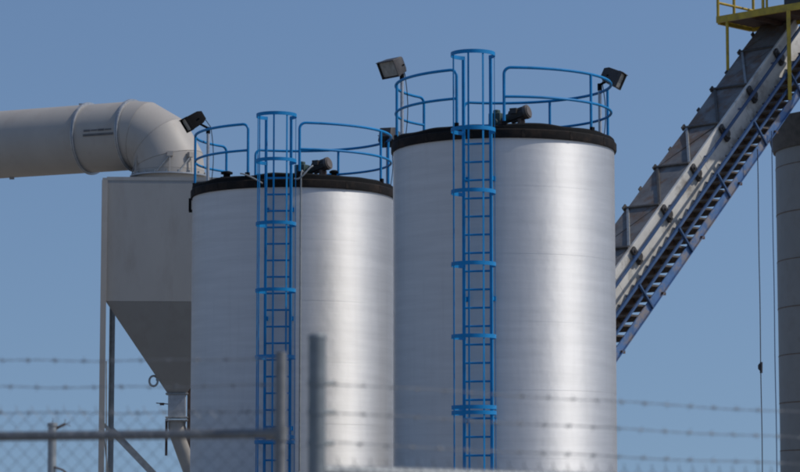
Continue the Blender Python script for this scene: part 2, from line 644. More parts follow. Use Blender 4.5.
b = on_tank(X2, 42, rd(-107), 1.80, ZT2)
floodlight('bronze floodlight high on the left edge of the larger tank, aimed left', b, at(397, 68, b[1]).z,
           (-0.62, -0.55, -0.42), 'bronze', (0.42, 0.26, 0.30), head_off=(-0.13, -0.05, 0))
b = on_tank(X2, 42, rd(112), 1.83, ZT2)
floodlight('dark floodlight on the right edge of the larger tank, aimed right', b, at(612, 78, b[1]).z,
           (0.85, -0.28, -0.42), 'bronze', (0.36, 0.30, 0.28), head_off=(0.20, 0, 0.0))
b = on_tank(X1, 46.3, rd(-108), 1.72, ZT1)
floodlight('black floodlight on the left edge of the farther tank, in front of the duct elbow', b, at(190, 122, b[1]).z,
           (-0.80, -0.30, -0.55), 'black', (0.34, 0.34, 0.27), head_off=(-0.25, 0, 0.02))
b = on_tank(X1, 46.3, rd(107), 1.84, ZT1)
floodlight('dark floodlight between the two tanks, half hidden by the larger tank railing', b, at(385, 136, b[1]).z,
           (0.30, 0.85, -0.35), 'bronze', (0.34, 0.28, 0.30), head_off=(0.0, 0.08, 0))


# ------------------------------------------------------------------ mixer motors on the roofs
def mixer(label, loc, rz):
    root = thing('mixer_motor', label, 'motor', loc, rz, 'mixer motors on the tank roofs')
    tl = Matrix.Rotation(rd(-14), 4, 'Y')      # tilted up towards its end cover

    def cyl(m, x0, x1, r, seg=24, zc=0.22):
        m.tube([tl @ Vector((x0, 0, 0)) + Vector((0, 0, zc)), tl @ Vector((x1, 0, 0)) + Vector((0, 0, zc))], r, seg)
    m = MB()
    m.box((-0.02, 0, 0.03), (0.62, 0.26, 0.05))
    for x in (-0.15, 0.17):
        m.box((x, 0, 0.10), (0.05, 0.2, 0.14))
    m.build('base_plate', 'rust', root, bevel=0.005)
    m = MB()
    cyl(m, -0.02, 0.25, 0.105)
    for i in range(12):
        a = 2 * pi * i / 12
        c = tl @ Vector((0.11, cos(a) * 0.108, sin(a) * 0.108)) + Vector((0, 0, 0.22))
        m.box(c, (0.25, 0.010, 0.010), tl.to_3x3())
    mo = m.build('motor_body', 'motor', root)
    m = MB()
    cyl(m, 0.25, 0.31, 0.118)
    cyl(m, 0.31, 0.325, 0.095)
    m.build('fan_cover', 'motor_end', mo)
    m = MB()
    m.box(tl @ Vector((0.10, -0.11, 0.06)) + Vector((0, 0, 0.22)), (0.12, 0.07, 0.09))
    m.build('terminal_box', 'motor', mo)
    m = MB()
    cyl(m, -0.12, -0.02, 0.075)
    m.build('coupling', 'motor_teal', root)
    m = MB()
    m.box((-0.28, 0, 0.16), (0.22, 0.20, 0.28))
    m.tube([(-0.28, 0, 0.28), (-0.28, 0, 0.36)], 0.06, 16)
    m.tube([(-0.28, -0.10, 0.14), (-0.28, -0.13, 0.14)], 0.07, 16)
    m.build('gearbox', 'motor_teal', root, bevel=0.015)
    return root


p = at(512, 121, 41.0)
mixer('dark mixer motor lying on the larger tank roof behind the ladder opening', (p.x, 41.0, ZT2 + 0.02), rd(-28))
p = at(315, 172, 45.5)
mixer('dark mixer motor on the farther tank roof right of its ladder', (p.x, 45.5, ZT1 + 0.02), rd(-30))

# conduit looping over the rim of tank 1
m = MB()
c1 = Vector((X1, 46.3, 0))


def tp(phi, r, z):
    return c1 + dirn(rd(phi)) * r + Vector((0, 0, z))


m.tube([tp(6.6, R + 0.03, 2.2 + 0.6 * i) for i in range(int((ZT1 - 2.6) / 0.6) + 1)] +
       [tp(6.6, R + 0.07, ZT1 - 0.15), tp(6.6, R + 0.08, ZT1 - 0.02), tp(7.2, R + 0.05, ZT1 + 0.05), tp(8.0, R - 0.05, ZT1 + 0.04), tp(9, R - 0.2, ZT1 + 0.03)], 0.014, 10)
o = m.build('electrical_conduit', 'galv_post')
o['label'] = 'thin silver conduit running down the farther tank beside its ladder'
o['category'] = 'conduit'
m = MB()
pts = []
for i in range(15):
    s_ = i / 14
    pts.append(tp(13 - 10 * s_, R + 0.06 + 0.03 * sin(s_ * pi), ZT1 + 0.14 - 0.24 * sin(s_ * pi * 0.5) ** 2 - 0.05 * sin(s_ * pi)))
m.tube(pts, 0.016, 8)
o = m.build('power_cable', 'galv_post')
o['label'] = 'grey cable drooping from the motor over the farther tank rim'
o['category'] = 'cable'
m = MB()
pts = []
for i in range(15):
    s_ = i / 14
    pts.append(tp(-27 + 13 * s_, R + 0.06, ZT1 + 0.02 - 0.20 * s_ ** 1.4))
m.tube(pts, 0.014, 8)
o = m.build('power_cable', 'galv_post')
o['label'] = 'grey cable slanting across the dark rim left of the farther ladder'
o['category'] = 'cable'


def vent(label, loc, r=0.06, h=0.12):
    m = MB()
    m.lathe([(0, 0), (r * 1.3, 0), (r * 1.3, 0.02), (r * 0.7, 0.025), (r * 0.7, h * 0.6), (r * 1.2, h * 0.6), (r * 1.2, h * 0.85), (r * 0.6, h), (0, h)], 20, loc)
    o = m.build('roof_vent', 'tar')
    o['label'] = label
    o['category'] = 'vent'


vent('small black vent cap at the left of the farther tank roof', on_tank(X1, 46.3, rd(-42), 1.72, ZT1 - 0.01), 0.09, 0.13)
vent('small black vent cap at the right of the farther tank roof', on_tank(X1, 46.3, rd(32), 1.5, ZT1 + 0.0), 0.07, 0.14)

# dark drip hook on tank 1's left rim
m = MB()
m.bar(tp(-88, R + 0.045, ZW1 + 0.0), tp(-88, R + 0.045, ZW1 - 0.24), 0.05, 0.04, (0, 1, 0))
m.box(tp(-88, R + 0.03, ZW1 - 0.24), (0.07, 0.05, 0.05))
o = m.build('rim_bracket', 'tar', bevel=0.005)
o['label'] = 'short dark bracket hanging below the farther tank rim, left side'
o['category'] = 'bracket'

# ------------------------------------------------------------------ hopper
HY = 50.0
HX = at(177, 200, HY).x - 0.09
HC = HY + 1.48
ZB1 = at(177, 178, HY).z
ZB0 = at(177, 301, HY).z
ZF = at(177, 394, HC).z
hw = 1.49
hop = thing('dust_hopper', 'grey beige steel hopper with square box over a pointed funnel, left of the tanks', 'hopper', (HX, HC, 0), rd(3))


def frustum(m, a0, z0, a1, z1, cap=True):
    P = [(sx * a0, sy * a0, z0) for sx, sy in ((-1, -1), (1, -1), (1, 1), (-1, 1))] + \
        [(sx * a1, sy * a1, z1) for sx, sy in ((-1, -1), (1, -1), (1, 1), (-1, 1))]
    m.add(P, [(0, 1, 2, 3), (7, 6, 5, 4)] + [(i, i + 4, (i + 1) % 4 + 4, (i + 1) % 4) for i in range(4)])


m = MB()
frustum(m, hw - 0.09, ZB0, hw - 0.09, ZB1 - 0.002)
m.build('box_wall', 'hopper', hop)
m = MB()
frustum(m, 0.19, ZF, hw - 0.09, ZB0 - 0.004)
m.build('funnel', 'hopper', hop)
m = MB()
for s1, s2 in ((-1, -1), (1, -1), (1, 1), (-1, 1)):
    pass
for sg in (-1, 1):
    m.bar((-hw, sg * (hw - 0.107), ZB1 - 0.02), (hw, sg * (hw - 0.107), ZB1 - 0.02), 0.05, 0.05)
    m.bar((sg * (hw - 0.107), -hw + 0.14, ZB1 - 0.02), (sg * (hw - 0.107), hw - 0.14, ZB1 - 0.02), 0.05, 0.05)
m.box((0, 0, ZB1 + 0.016), (2 * hw - 0.17, 2 * hw - 0.17, 0.02))
m.build('top_frame', 'hopper', hop)
for sx in (-1, 1):
    for sy in (-1, 1):
        m = MB()
        x, y = sx * (hw - 0.045), sy * (hw - 0.045)
        # angle-iron leg
        m.box((x + sx * 0.045, y, (ZB1 - 0.05) / 2), (0.012, 0.11, ZB1 - 0.05))
        m.box((x - sx * 0.008, y + sy * 0.05, (ZB1 - 0.05) / 2), (0.11, 0.012, ZB1 - 0.05))
        m.build('leg', 'beige' if sy < 0 else 'galv_post', hop)
for sy in (-1, 1):
    m = MB()
    q = sy * (hw - 0.06)
    m.bar((-hw + 0.08, q, at(103, 424, HY).z), (hw - 0.08, q, at(103, 424, HY).z - 2.9), 0.02, 0.07)
    m.build('brace', 'galv_post', hop)
m = MB()
m.bar((-hw + 0.06, -hw + 0.1, at(100, 424, HY).z + 0.05), (-hw + 0.06, hw - 0.1, at(100, 424, HY).z - 1.4), 0.02, 0.06)
m.build('brace', 'galv_post', hop)
m = MB()
zo = at(177, 419, HC).z
for zz in (ZF, zo + 0.03, zo - 0.03):
    m = MB()
    m.box((0, 0, zz), (0.46, 0.46, 0.032))
    m.build('outlet_flange', 'galv_post', hop, bevel=0.004)
m = MB()
m.box((0, 0, (ZF + zo) / 2), (0.36, 0.36, ZF - zo - 0.02))
m.build('outlet', 'galv', hop, bevel=0.01)
m = MB()
m.tube([(0, 0, zo - 0.02), (0.0, 0, zo - 0.16), (0.05, 0, zo - 0.34), (0.20, 0, zo - 0.75), (0.45, 0, zo - 1.4), (0.6, 0, 0.4)], 0.185, 24)
m.build('discharge_pipe', 'beige', hop)
m = MB()
m.bar((-0.21, -0.1, zo + 0.0), (-0.21, -0.1, zo - 0.75), 0.05, 0.05)
m.build('hanger', 'rust', hop)
m = MB()
m.bar((0.27, -0.1, ZF + 0.15), (0.27, -0.1, 0.2), 0.12, 0.08)
m.build('support_post', 'rust', hop)
m = MB()
rp = Matrix.Rotation(rd(-3), 3, 'Z') @ (at(153.5, 381, HC - 0.4) - Vector((HX, HC, 0)))
m.tube([rp + Vector((0.085 * cos(a), 0, 0.105 * sin(a))) for a in [2 * pi * i / 24 for i in range(24)]], 0.022, 8, closed=True)
m.tube([rp + Vector((0.05, 0, 0.02)), rp + Vector((0.22, 0.02, 0.06))], 0.02, 8)
m.build('lifting_ring', 'galv_post', hop)
m = MB()
vp = Matrix.Rotation(rd(-3), 3, 'Z') @ (at(162, 404, HC - 0.2) - Vector((HX, HC, 0)))
m.bar(vp + Vector((-0.12, 0, 0.02)), vp + Vector((0.28, 0.1, -0.01)), 0.02, 0.02)
m.box(vp, (0.09, 0.06, 0.05))
m.build('gate_lever', 'rust', hop, bevel=0.004)
# thin rods at the left leg
m = MB()
m.tube([(-hw + 0.17, -hw + 0.2, 0.1), (-hw + 0.12, -hw + 0.1, ZB0 - 1.2)], 0.014, 6)
m.build('rod', 'galv_post', hop)

# ------------------------------------------------------------------ duct
RD = 0.72
YAW = rd(24)
dl = Vector((-cos(YAW), sin(YAW), 0))         # leftwards, receding
ZC = at(118, 135.3, HC + 0.3).z
z_base = at(172, 171.5, HC - 0.8).z
RB = ZC - z_base - 0.10
duct = thing('exhaust_duct', 'large beige round duct curving down into the hopper roof', 'duct', (at(170, 172, HC).x, HC, 0))
axc = dl * RB                                  # bend centre


def ring_pts(c, t, n=64, r=RD):
    up = Vector((0, 0, 1))
    a = Vector((-dl.y, dl.x, 0))
    bvec = a.cross(t).normalized()
    return [c + a * r * cos(2 * pi * i / n) + bvec * r * sin(2 * pi * i / n) for i in range(n)]


def shell(name, stations, m_='beige', r=RD, parent=duct):
    m = MB()
    n = 64
    for c, t, rr in stations:
        m.v += [tuple(q) for q in ring_pts(c, t, n, rr)]
    for s_ in range(len(stations) - 1):
        for i in range(n):
            j = (i + 1) % n
            m.f.append((s_ * n + i, s_ * n + j, (s_ + 1) * n + j, (s_ + 1) * n + i))
    return m.build(name, m_, parent)


def bend(a):
    """centre-line of the elbow: a=0 vertical at the hopper, a=90 deg running left"""
    c = Vector((0, 0, z_base + 0.10)) + dl * (RB - RB * cos(a)) + Vector((0, 0, RB * sin(a)))
    t = (Vector((0, 0, 1)) * cos(a) + dl * sin(a)).normalized()
    return c, t


cuts = [0, rd(15), rd(45), rd(75), rd(90)]
for i in range(4):
    a0, a1 = cuts[i], cuts[i + 1]
    c0, t0 = bend(a0)
    c1_, t1 = bend(a1)
    e = 0.004 if i % 2 else 0.0
    # straight gore between two mitred cuts
    c_lo, c_hi = c0, c1_
    shell('elbow_gore', [(c_lo, t0, RD - 0.01 + e), (c_lo + t0 * 0.004, t0, RD + e), (c_hi - t1 * 0.004, t1, RD + e), (c_hi, t1, RD - 0.01 + e)])
shell('base_collar', [(Vector((0, 0, ZB1 + 0.02)), Vector((0, 0, 1)), RD + 0.0), (Vector((0, 0, z_base + 0.10)), Vector((0, 0, 1)), RD)])
m = MB()
m.lathe([(RD - 0.02, z_base - 0.025), (RD + 0.11, z_base - 0.025), (RD + 0.11, z_base + 0.0), (RD - 0.02, z_base + 0.0)], 72, closed=True)
bf = m.build('base_flange', 'galv', duct)
nb = MB()
nb.tube([(0, 0, -0.02), (0, 0, 0.05)], 0.022, 6)
nbm = nb.mesh('bolt', 'galv_post')
for i in range(20):
    a = 2 * pi * i / 20
    link('bolt', nbm, bf, loc=((RD + 0.06) * cos(a), (RD + 0.06) * sin(a), z_base))
for a_ in (rd(-60), rd(5), rd(40)):
    d = dirn(a_)
    m = MB()
    m.bar(d * (RD + 0.08) + Vector((0, 0, z_base)), d * (RD + 0.035) + Vector((0, 0, z_base + 0.36)), 0.03, 0.02)
    m.box(d * (RD + 0.02) + Vector((0, 0, z_base + 0.38)), (0.12, 0.08, 0.10), Matrix.Rotation(a_, 3, 'Z'))
    m.build('bracket', 'beige', duct)
    m = MB()
    m.tube([d * (RD + 0.04) + Vector((0, 0, z_base + 0.36)), dirn(a_ - 0.35) * (RD + 0.07) + Vector((0, 0, z_base + 0.02))], 0.014, 6)
    m.build('tie_rod', 'galv_post', duct)
ce, te = bend(rd(90))
lens_ = [0.05, 1.12, 4.2, 7.4]
e0 = 0.0
for i in range(3):
    a, b_ = ce + dl * (lens_[i] if i else 0), ce + dl * lens_[i + 1]
    shell('duct_section', [(a, dl, RD + 0.001 * i), (b_, dl, RD + 0.001 * i)])
for d_ in (0.06, 1.12, 4.2):
    c = ce + dl * d_
    shell('flange_ring', [(c - dl * 0.03, dl, RD - 0.01), (c - dl * 0.03, dl, RD + 0.045), (c - dl * 0.006, dl, RD + 0.05), (c - dl * 0.004, dl, RD + 0.01),
                          (c + dl * 0.004, dl, RD + 0.01), (c + dl * 0.006, dl, RD + 0.05), (c + dl * 0.03, dl, RD + 0.045), (c + dl * 0.03, dl, RD - 0.01)], 'galv')
# slotted inspection hatch on the near side
sn = Vector((-dl.y, dl.x, 0)) * -1
if sn.y > 0:
    sn = -sn
for k in range(4):
    m = MB()
    th = rd(4)
    nrm = sn * cos(th) + Vector((0, 0, 1)) * sin(th)
    q = ce + dl * (0.26 + 0.17 * k) + nrm * (RD + 0.004)
    m.bar(q - dl * 0.075, q + dl * 0.075, 0.012, 0.028 + 0.012 * (k % 2), nrm.cross(dl))
    m.build('slot', 'slot', duct)
m = MB()
q0 = ce + dl * 0.14 + sn * (RD + 0.006) - Vector((0, 0, 0.045))
m.bar(q0, q0 + dl * 0.72, 0.016, 0.045)
m.build('slot_rail', 'slot', duct)
# lifting lug on top of the second section, and drain stub underneath at the far left
for d_, zz in ((1.35, 1), (3.05, -1)):
    m = MB()
    base = ce + dl * d_ if d_ > 0 else bend(rd(68))[0] + Vector((0.0, 0, 0.0))
    nrm = Vector((0, 0, zz)) if d_ > 0 else (bend(rd(68))[1].cross(Vector((-dl.y, dl.x, 0)))).normalized()
    if d_ < 0 and nrm.z < 0:
        nrm = -nrm
    m.box(base + nrm * (RD + 0.02), (0.10, 0.04, 0.05))
    m.build('lifting_lug', 'galv_post', duct)

# duct carried on at its far end by a bent, out of the picture
m = MB()
q = ce + dl * 6.6
for sg in (-1, 1):
    m.bar(q + sn * 0.5 * sg + Vector((0, 0, -RD * 0.75)), Vector((q.x, q.y, 0)) + sn * 0.8 * sg, 0.12, 0.12, dl)
m.build('support', 'galv_post', duct)

# ------------------------------------------------------------------ inclined conveyor
CY = rd(45)
TB = 0.956
BETA = atan(TB)
O = at(617, 358, 47.5)
L_foot = (O.z - 0.25) / TB
cx_, sx_ = cos(CY), sin(CY)
base = Vector((O.x - cx_ * L_foot, O.y - sx_ * L_foot, 0))
conv = thing('inclined_conveyor', 'long weathered conveyor with white side trough and blue stairs climbing to the right', 'conveyor', base, CY)
exv = Vector((cx_, sx_, 0))
eyv = Vector((-sx_, cx_, 0))
S = Vector((cos(BETA), 0, sin(BETA)))
Nn = Vector((-sin(BETA), 0, cos(BETA)))


def qoff(px, py, yl):
    """survey: perpendicular height above the stringer's foot line of a line seen at (px, py) in plane yl"""
    d = at(px, py, 1.0) - Vector((0, 0, CAMZ))
    o_ = Vector((0, 0, CAMZ)) - base
    t = (yl - o_.dot(eyv)) / d.dot(eyv)
    w_ = o_ + d * t
    lx, lz = w_.dot(exv), w_.z
    return (lz - 0.25 - lx * TB) * cos(BETA)


P0 = Vector((0, 0, 0.25))


def cp(s, q, y=0.0):
    return P0 + S * s + Nn * q + Vector((0, y, 0))


def cs(px, py, yl):
    d = at(px, py, 1.0) - Vector((0, 0, CAMZ))
    o_ = Vector((0, 0, CAMZ)) - base
    t = (yl - o_.dot(eyv)) / d.dot(eyv)
    w_ = o_ + d * t
    v = Vector((w_.dot(exv), 0, w_.z)) - P0
    return v.dot(S)


S1 = cs(815, 60, 0)
SMAX = S1 + 0.8
WY = 0.62                          # trough wall face
q_st0, q_st1 = qoff(617, 358, 0), qoff(617, 346, 0)
q_r2, q_r3 = qoff(617, 314, 0), qoff(617, 332, 0)
q_r1 = qoff(617, 283, WY - 0.1)
q_w0, q_w1 = qoff(617, 322, WY), qoff(617, 266.5, WY)


def sbar(m, s0, s1, q0, q1, y0, y1):
    """bar running up the slope"""
    P = [cp(s, q, y) for s in (s0, s1) for (q, y) in ((q0, y0), (q0, y1), (q1, y1), (q1, y0))]
    m.add(P, [(0, 1, 2, 3), (7, 6, 5, 4), (0, 4, 5, 1), (1, 5, 6, 2), (2, 6, 7, 3), (3, 7, 4, 0)])


DEP = 0.90
# trough: side plates butted one after another
pl = 1.9
s_ = 0.0
while s_ < SMAX - 0.1:
    m = MB()
    e = min(s_ + pl - 0.008, SMAX)
    sbar(m, s_, e, q_w0, q_w1, WY, WY + 0.012)
    m.build('trough_panel', 'trough', conv)
    s_ += pl
m = MB()
sbar(m, 0, SMAX, q_w0 - 0.012, q_w1 - 0.03, WY + 0.014, WY + DEP)
m.build('trough_body', 'trough', conv)
m = MB()
sbar(m, 0, SMAX, q_w1 - 0.035, q_w1 + 0.012, WY - 0.02, WY + 0.03)
m.build('top_flange', 'trough', conv)
m = MB()
sbar(m, 0, SMAX, q_w0 - 0.085, q_w0 - 0.015, WY - 0.035, WY + 0.05)
sbar(m, 0, SMAX, q_w0 - 0.015, q_w0 + 0.012, WY - 0.06, WY - 0.002)
m.build('lower_channel', 'rust', conv)
# sloping cover: sheets between cross angles, a diagonal over each
ds = cs(661, 205, WY) - cs(630, 247, WY)
s0 = cs(630, 247, WY)
rn = random.Random(3)
y0c, y1c = WY + 0.032, WY + DEP
k = -12
while True:
    sa = s0 + ds * k
    if sa > SMAX - 0.02:
        break
    if sa > 0.02:
        g_ = 0.012
        for tri in (((sa + g_, y0c), (sa + ds - g_, y0c), (sa + g_, y1c - 0.02)), ((sa + ds - g_, y0c + 0.03), (sa + ds - g_, y1c), (sa + g_ * 2, y1c))):
            dq = [rn.uniform(-0.012, 0.012) for _ in range(3)]
            V = [cp(a, q_w1 - 0.004 + d, b) for (a, b), d in zip(tri, dq)] + [cp(a, q_w1 - 0.024, b) for a, b in tri]
            mm = MB()
            mm.add(V, [(0, 1, 2), (5, 4, 3), (0, 3, 4, 1), (1, 4, 5, 2), (2, 5, 3, 0)])
            mm.build('cover_sheet', 'hood', conv)
        mm = MB()
        mm.bar(cp(sa, q_w1 + 0.022, y0c), cp(sa, q_w1 + 0.022, y1c + 0.015), 0.045, 0.05, Nn)
        mm.build('cover_rib', 'hood_rib', conv)
        mm = MB()
        mm.bar(cp(sa + 0.03, q_w1 + 0.018, y1c - 0.03), cp(sa + ds - 0.03, q_w1 + 0.018, y0c + 0.02) if False else cp(sa - ds + 0.03, q_w1 + 0.018, y0c + 0.02), 0.05, 0.03, Nn)
        mm.build('cover_rib', 'galv_post' if k % 2 else 'hood_rib', conv)
        mm = MB()
        sbar(mm, sa - 0.05, sa + 0.07, q_w1 - 0.02, q_w1 + 0.06 + rn.uniform(-0.02, 0.02), y1c + 0.016, y1c + 0.05)
        mm.build('cover_clip', 'hood_rib', conv)
        mm = MB()
        sbar(mm, sa + ds * 0.45, sa + ds * 0.45 + 0.1, q_w1 - 0.02, q_w1 + 0.035 + rn.uniform(-0.02, 0.02), y1c + 0.004, y1c + 0.03)
        mm.build('cover_clip', 'hood_rib', conv)
    k += 1
# rails and stairs
m = MB()
sbar(m, 0, SMAX, q_r1 - 0.028, q_r1 + 0.028, WY - 0.14, WY - 0.10)
wr = m.build('wall_rail', 'blue_dark', conv)
k = 0.3
while k < SMAX:
    mm = MB()
    mm.bar(cp(k, q_r1, WY - 0.10), cp(k, q_r1 - 0.01, WY + 0.0), 0.03, 0.03)
    mm.build('standoff', 'blue_worn', wr)
    k += 1.6
m = MB()
sbar(m, 0, SMAX, q_r2 - 0.026, q_r2 + 0.026, -0.03, 0.02)
m.build('handrail', 'blue_dark', conv)
m = MB()
sbar(m, 0, SMAX, q_r3 - 0.022, q_r3 + 0.022, -0.03, 0.01)
m.build('knee_rail', 'blue_dark', conv)
m = MB()
sbar(m, 0, SMAX, q_st0, q_st1, -0.012, 0.012)
sbar(m, 0, SMAX, q_st0 - 0.004, q_st0 + 0.008, -0.06, -0.012)
m.build('stringer', 'blue_worn', conv)
m = MB()
sbar(m, 0, SMAX, q_st0 + 0.02, q_st1, WY - 0.12, WY - 0.10)
m.build('stringer', 'rust', conv)
# posts
sp = cs(652, 309, 0)
dsp = cs(691.5, 252.5, 0) - cs(652, 309, 0)
pd = Nn.copy()
k = -8
while True:
    s_ = sp + dsp * k
    if s_ > SMAX - 0.1:
        break
    if s_ > 0.4:
        a = cp(s_, q_st0 + 0.01, -0.04)
        ll = (q_r2 - q_st0) / pd.dot(Nn)
        mm = MB()
        mm.bar(a, a + pd * ll, 0.035, 0.05, (0, 1, 0))
        mm.build('rail_post', 'blue_dark', conv)
        mm = MB()
        mm.box(cp(s_ + 0.45, q_st0 - 0.01, -0.03), (0.09, 0.05, 0.06))
        mm.build('stringer_clip', 'rust', conv)
    k += 1
# treads
tr = MB()
tr.box((0, 0, 0), (0.27, WY - 0.14, 0.035))
tr.box((0.128, 0, -0.06), (0.012, WY - 0.14, 0.10))
tme = tr.mesh('stair_tread', 'tread')
rise = 0.205
zz = 0.3
q_tr = (q_st1 + qoff(617, 339, 0)) / 2
while zz < cp(SMAX, 0).z - 0.1:
    x = (zz - 0.25 - q_tr / cos(BETA)) / TB
    link('stair_tread', tme, conv, loc=(x, (WY - 0.10) / 2, zz))
    zz += rise
# roller bearings along the trough
bs0 = cs(642, 268, WY)
dbs = cs(671, 224, WY) - bs0
k = -10
while True:
    s_ = bs0 + dbs * k
    if s_ > SMAX - 0.2:
        break
    if s_ > 0.2:
        a, b_ = cp(s_, (q_r1 + q_r2) / 2 - 0.01, WY - 0.04), pd
        mm = MB()
        mm.bar(a - pd * 0.20, a + pd * 0.18, 0.13, 0.07, (0, 1, 0))
        mm.tube([a - pd * 0.03 + Vector((0, -0.09, 0)), a - pd * 0.03 + Vector((0, 0.0, 0))], 0.085, 14)
        mm.tube([a - pd * 0.13 + Vector((0, -0.06, 0)), a - pd * 0.13], 0.03, 8)
        mm.tube([a + pd * 0.11 + Vector((0, -0.06, 0)), a + pd * 0.11], 0.03, 8)
        mm.build('roller_bearing', 'motor', conv, bevel=0.008)
        mm = MB()
        c = cp(s_ + 0.10, q_w0 + 0.05, WY - 0.04)
        mm.box(c, (0.16, 0.08, 0.13), Matrix.Rotation(-BETA, 3, 'Y'))
        mm.build('scraper_lug', 'rust', conv)
    k += 1

# ------------------------------------------------------------------ grey silo at the right edge
SR = 2.0
SY = 55.0
SX = at(778, 250, SY).x + SR
SZ = at(776, 152, SY).z
silo = thing('storage_silo', 'grey round silo with rusty seams at the right edge of the picture', 'silo', (SX, SY, 0))
z1 = SZ
hs = 47.3 / F * SY
z0 = at(777, 169, SY).z
k = 0
while z1 > 0.02:
    z0 = max(z0, 0.0)
    m = MB()
    m.lathe([(SR - 0.02, z0 + 0.02), (SR + 0.004 * (k % 2), z0 + 0.022), (SR + 0.004 * (k % 2), z1)], 128)
    m.build('wall_ring', 'silo', silo)
    m = MB()
    m.lathe([(SR - 0.02, z0), (SR + 0.008, z0), (SR + 0.008, z0 + 0.02), (SR - 0.02, z0 + 0.02)], 128)
    m.build('seam', 'silo_seam', silo)
    z1 = z0
    z0 -= hs
    k += 1
zc0 = at(767, 124, SY).z
m = MB()
m.lathe([(SR - 0.05, SZ - 0.02), (SR + 0.05, SZ), (SR + 0.22, zc0 - 0.04), (SR + 0.22, zc0 + 0.05), (SR + 0.1, zc0 + 0.08), (1.0, zc0 + 0.3), (0.01, zc0 + 0.4)], 96)
m.build('roof_collar', 'hood_rib', silo)
# ------------------------------------------------------------------ yellow head platform
PY = 52.73
C0 = at(717, 20, PY)
plat = thing('head_platform', 'yellow railed platform with rusty deck above the conveyor top', 'platform', C0)
e1 = Vector((0.707, -0.707, 0))
e2 = Vector((0.707, 0.707, 0))
LA, LB = 3.6, 1.25


def pp(a, b_, z=0.0):
    return e1 * a + e2 * b_ + Vector((0, 0, z))


m = MB()
m.add([pp(0.05, 0.05, -0.01), pp(LA, 0.05, -0.01), pp(LA, LB, -0.01), pp(0.05, LB, -0.01), pp(0.05, 0.05, 0.02), pp(LA, 0.05, 0.02), pp(LA, LB, 0.02), pp(0.05, LB, 0.02)],
      [(0, 1, 2, 3), (7, 6, 5, 4), (0, 4, 5, 1), (1, 5, 6, 2), (2, 6, 7, 3), (3, 7, 4, 0)])
m.build('deck', 'deck', plat)
for a, b_ in ((pp(0, 0, 0.0), pp(LA, 0, 0.0)), (pp(0, LB, -0.02), pp(LA, LB, -0.02)), (pp(0.0, 0.06, -0.02), pp(0.0, LB - 0.06, -0.02))):
    m = MB()
    m.bar(a, b_, 0.06, 0.14)
    m.build('edge_beam', 'yellow', plat)
for t_ in (0.9, 1.8, 2.7):
    m = MB()
    m.bar(pp(t_, 0.08, -0.06), pp(t_, LB - 0.08, -0.06), 0.06, 0.09)
    m.build('joist', 'deck', plat)
for (a, b_) in ((0.03, 0.0), (1.22, 0.0), (2.4, 0), (0.03, LB * 0.45), (0.03, LB), (1.10, LB), (2.3, LB)):
    m = MB()
    m.tube([pp(a, b_, 0.03), pp(a, b_, 1.07)], 0.032, 10)
    m.build('post', 'yellow', plat)
m = MB()
m.tube([pp(1.32, 0, 0.03), pp(1.32, 0, 1.07)], 0.026, 10)
m.build('post', 'yellow', plat)
for z in (0.37, 0.72, 1.07):
    for a, b_ in ((pp(0.03, 0, z), pp(0.03, LB, z)), (pp(0.03, LB, z), pp(LA, LB, z)), (pp(0.03, 0, z), pp(1.22, 0, z))):
        if z < 1 and (a - pp(0.03, 0, z)).length < 1e-4 and b_ == pp(1.22, 0, z):
            continue
        m = MB()
        m.tube([a, b_], 0.028, 10)
        m.build('rail', 'yellow', plat)
# two legs down onto the conveyor
z_h = at(731, 90, 52.5).z - C0.z
m = MB()
m.tube([pp(0.27, 0, -0.06), pp(0.27, 0, z_h - 0.1)], 0.034, 10)
m.build('leg', 'yellow', plat)
t790 = 1.884
q = at(790, 100, C0.y - 0.707 * t790)
m = MB()
m.bar(pp(t790, -0.02, -0.06), Vector((pp(t790, -0.02).x, pp(t790, -0.02).y, q.z - C0.z)), 0.075, 0.075, (0, 1, 0))
m.build('leg', 'yellow', plat)
m = MB()
hb = pp(2.0, 0.7, 0.6)
m.box(hb, (0.9, 0.9, 1.1), Matrix.Rotation(rd(20), 3, 'Z'))
m.tube([hb + Vector((-0.7, -0.1, -0.1)), hb + Vector((-0.3, -0.1, -0.1))], 0.22, 20)
m.build('drive_housing', 'motor', plat, bevel=0.02)


# ------------------------------------------------------------------ cables hanging from the conveyor
def hang(name, m_, label, x, ytop, ybot_x, Y, knot=None):
    a = at(x, ytop, Y)
    m = MB()
    n = 24
    m.tube([Vector((a.x + 0.003 * sin(i * 0.9), Y, a.z * (1 - i / n) + 0.02)) for i in range(n + 1)], 0.0105, 6)
    if knot:
        kz = at(x, knot, Y).z
        m.tube([(a.x - 0.015, Y, kz + 0.07), (a.x - 0.035, Y, kz + 0.03), (a.x - 0.035, Y, kz - 0.03), (a.x - 0.01, Y, kz - 0.07)], [0.015, 0.024, 0.024, 0.014], 8)
        m.tube([(a.x + 0.01, Y, kz + 0.10), (a.x + 0.005, Y, kz - 0.12)], 0.028, 8)
    o = m.build(name, m_)
    o['label'] = label
    o['category'] = 'cable'


hang('hanging_cable', 'rope', 'dark cable with a knot hanging from the conveyor into the sky', 757.5, 150, 759, 50.3, 367)
hang('hanging_cable', 'rope_blue', 'thin blue cable hanging just left of the grey silo', 771.5, 132, 774, 50.9)

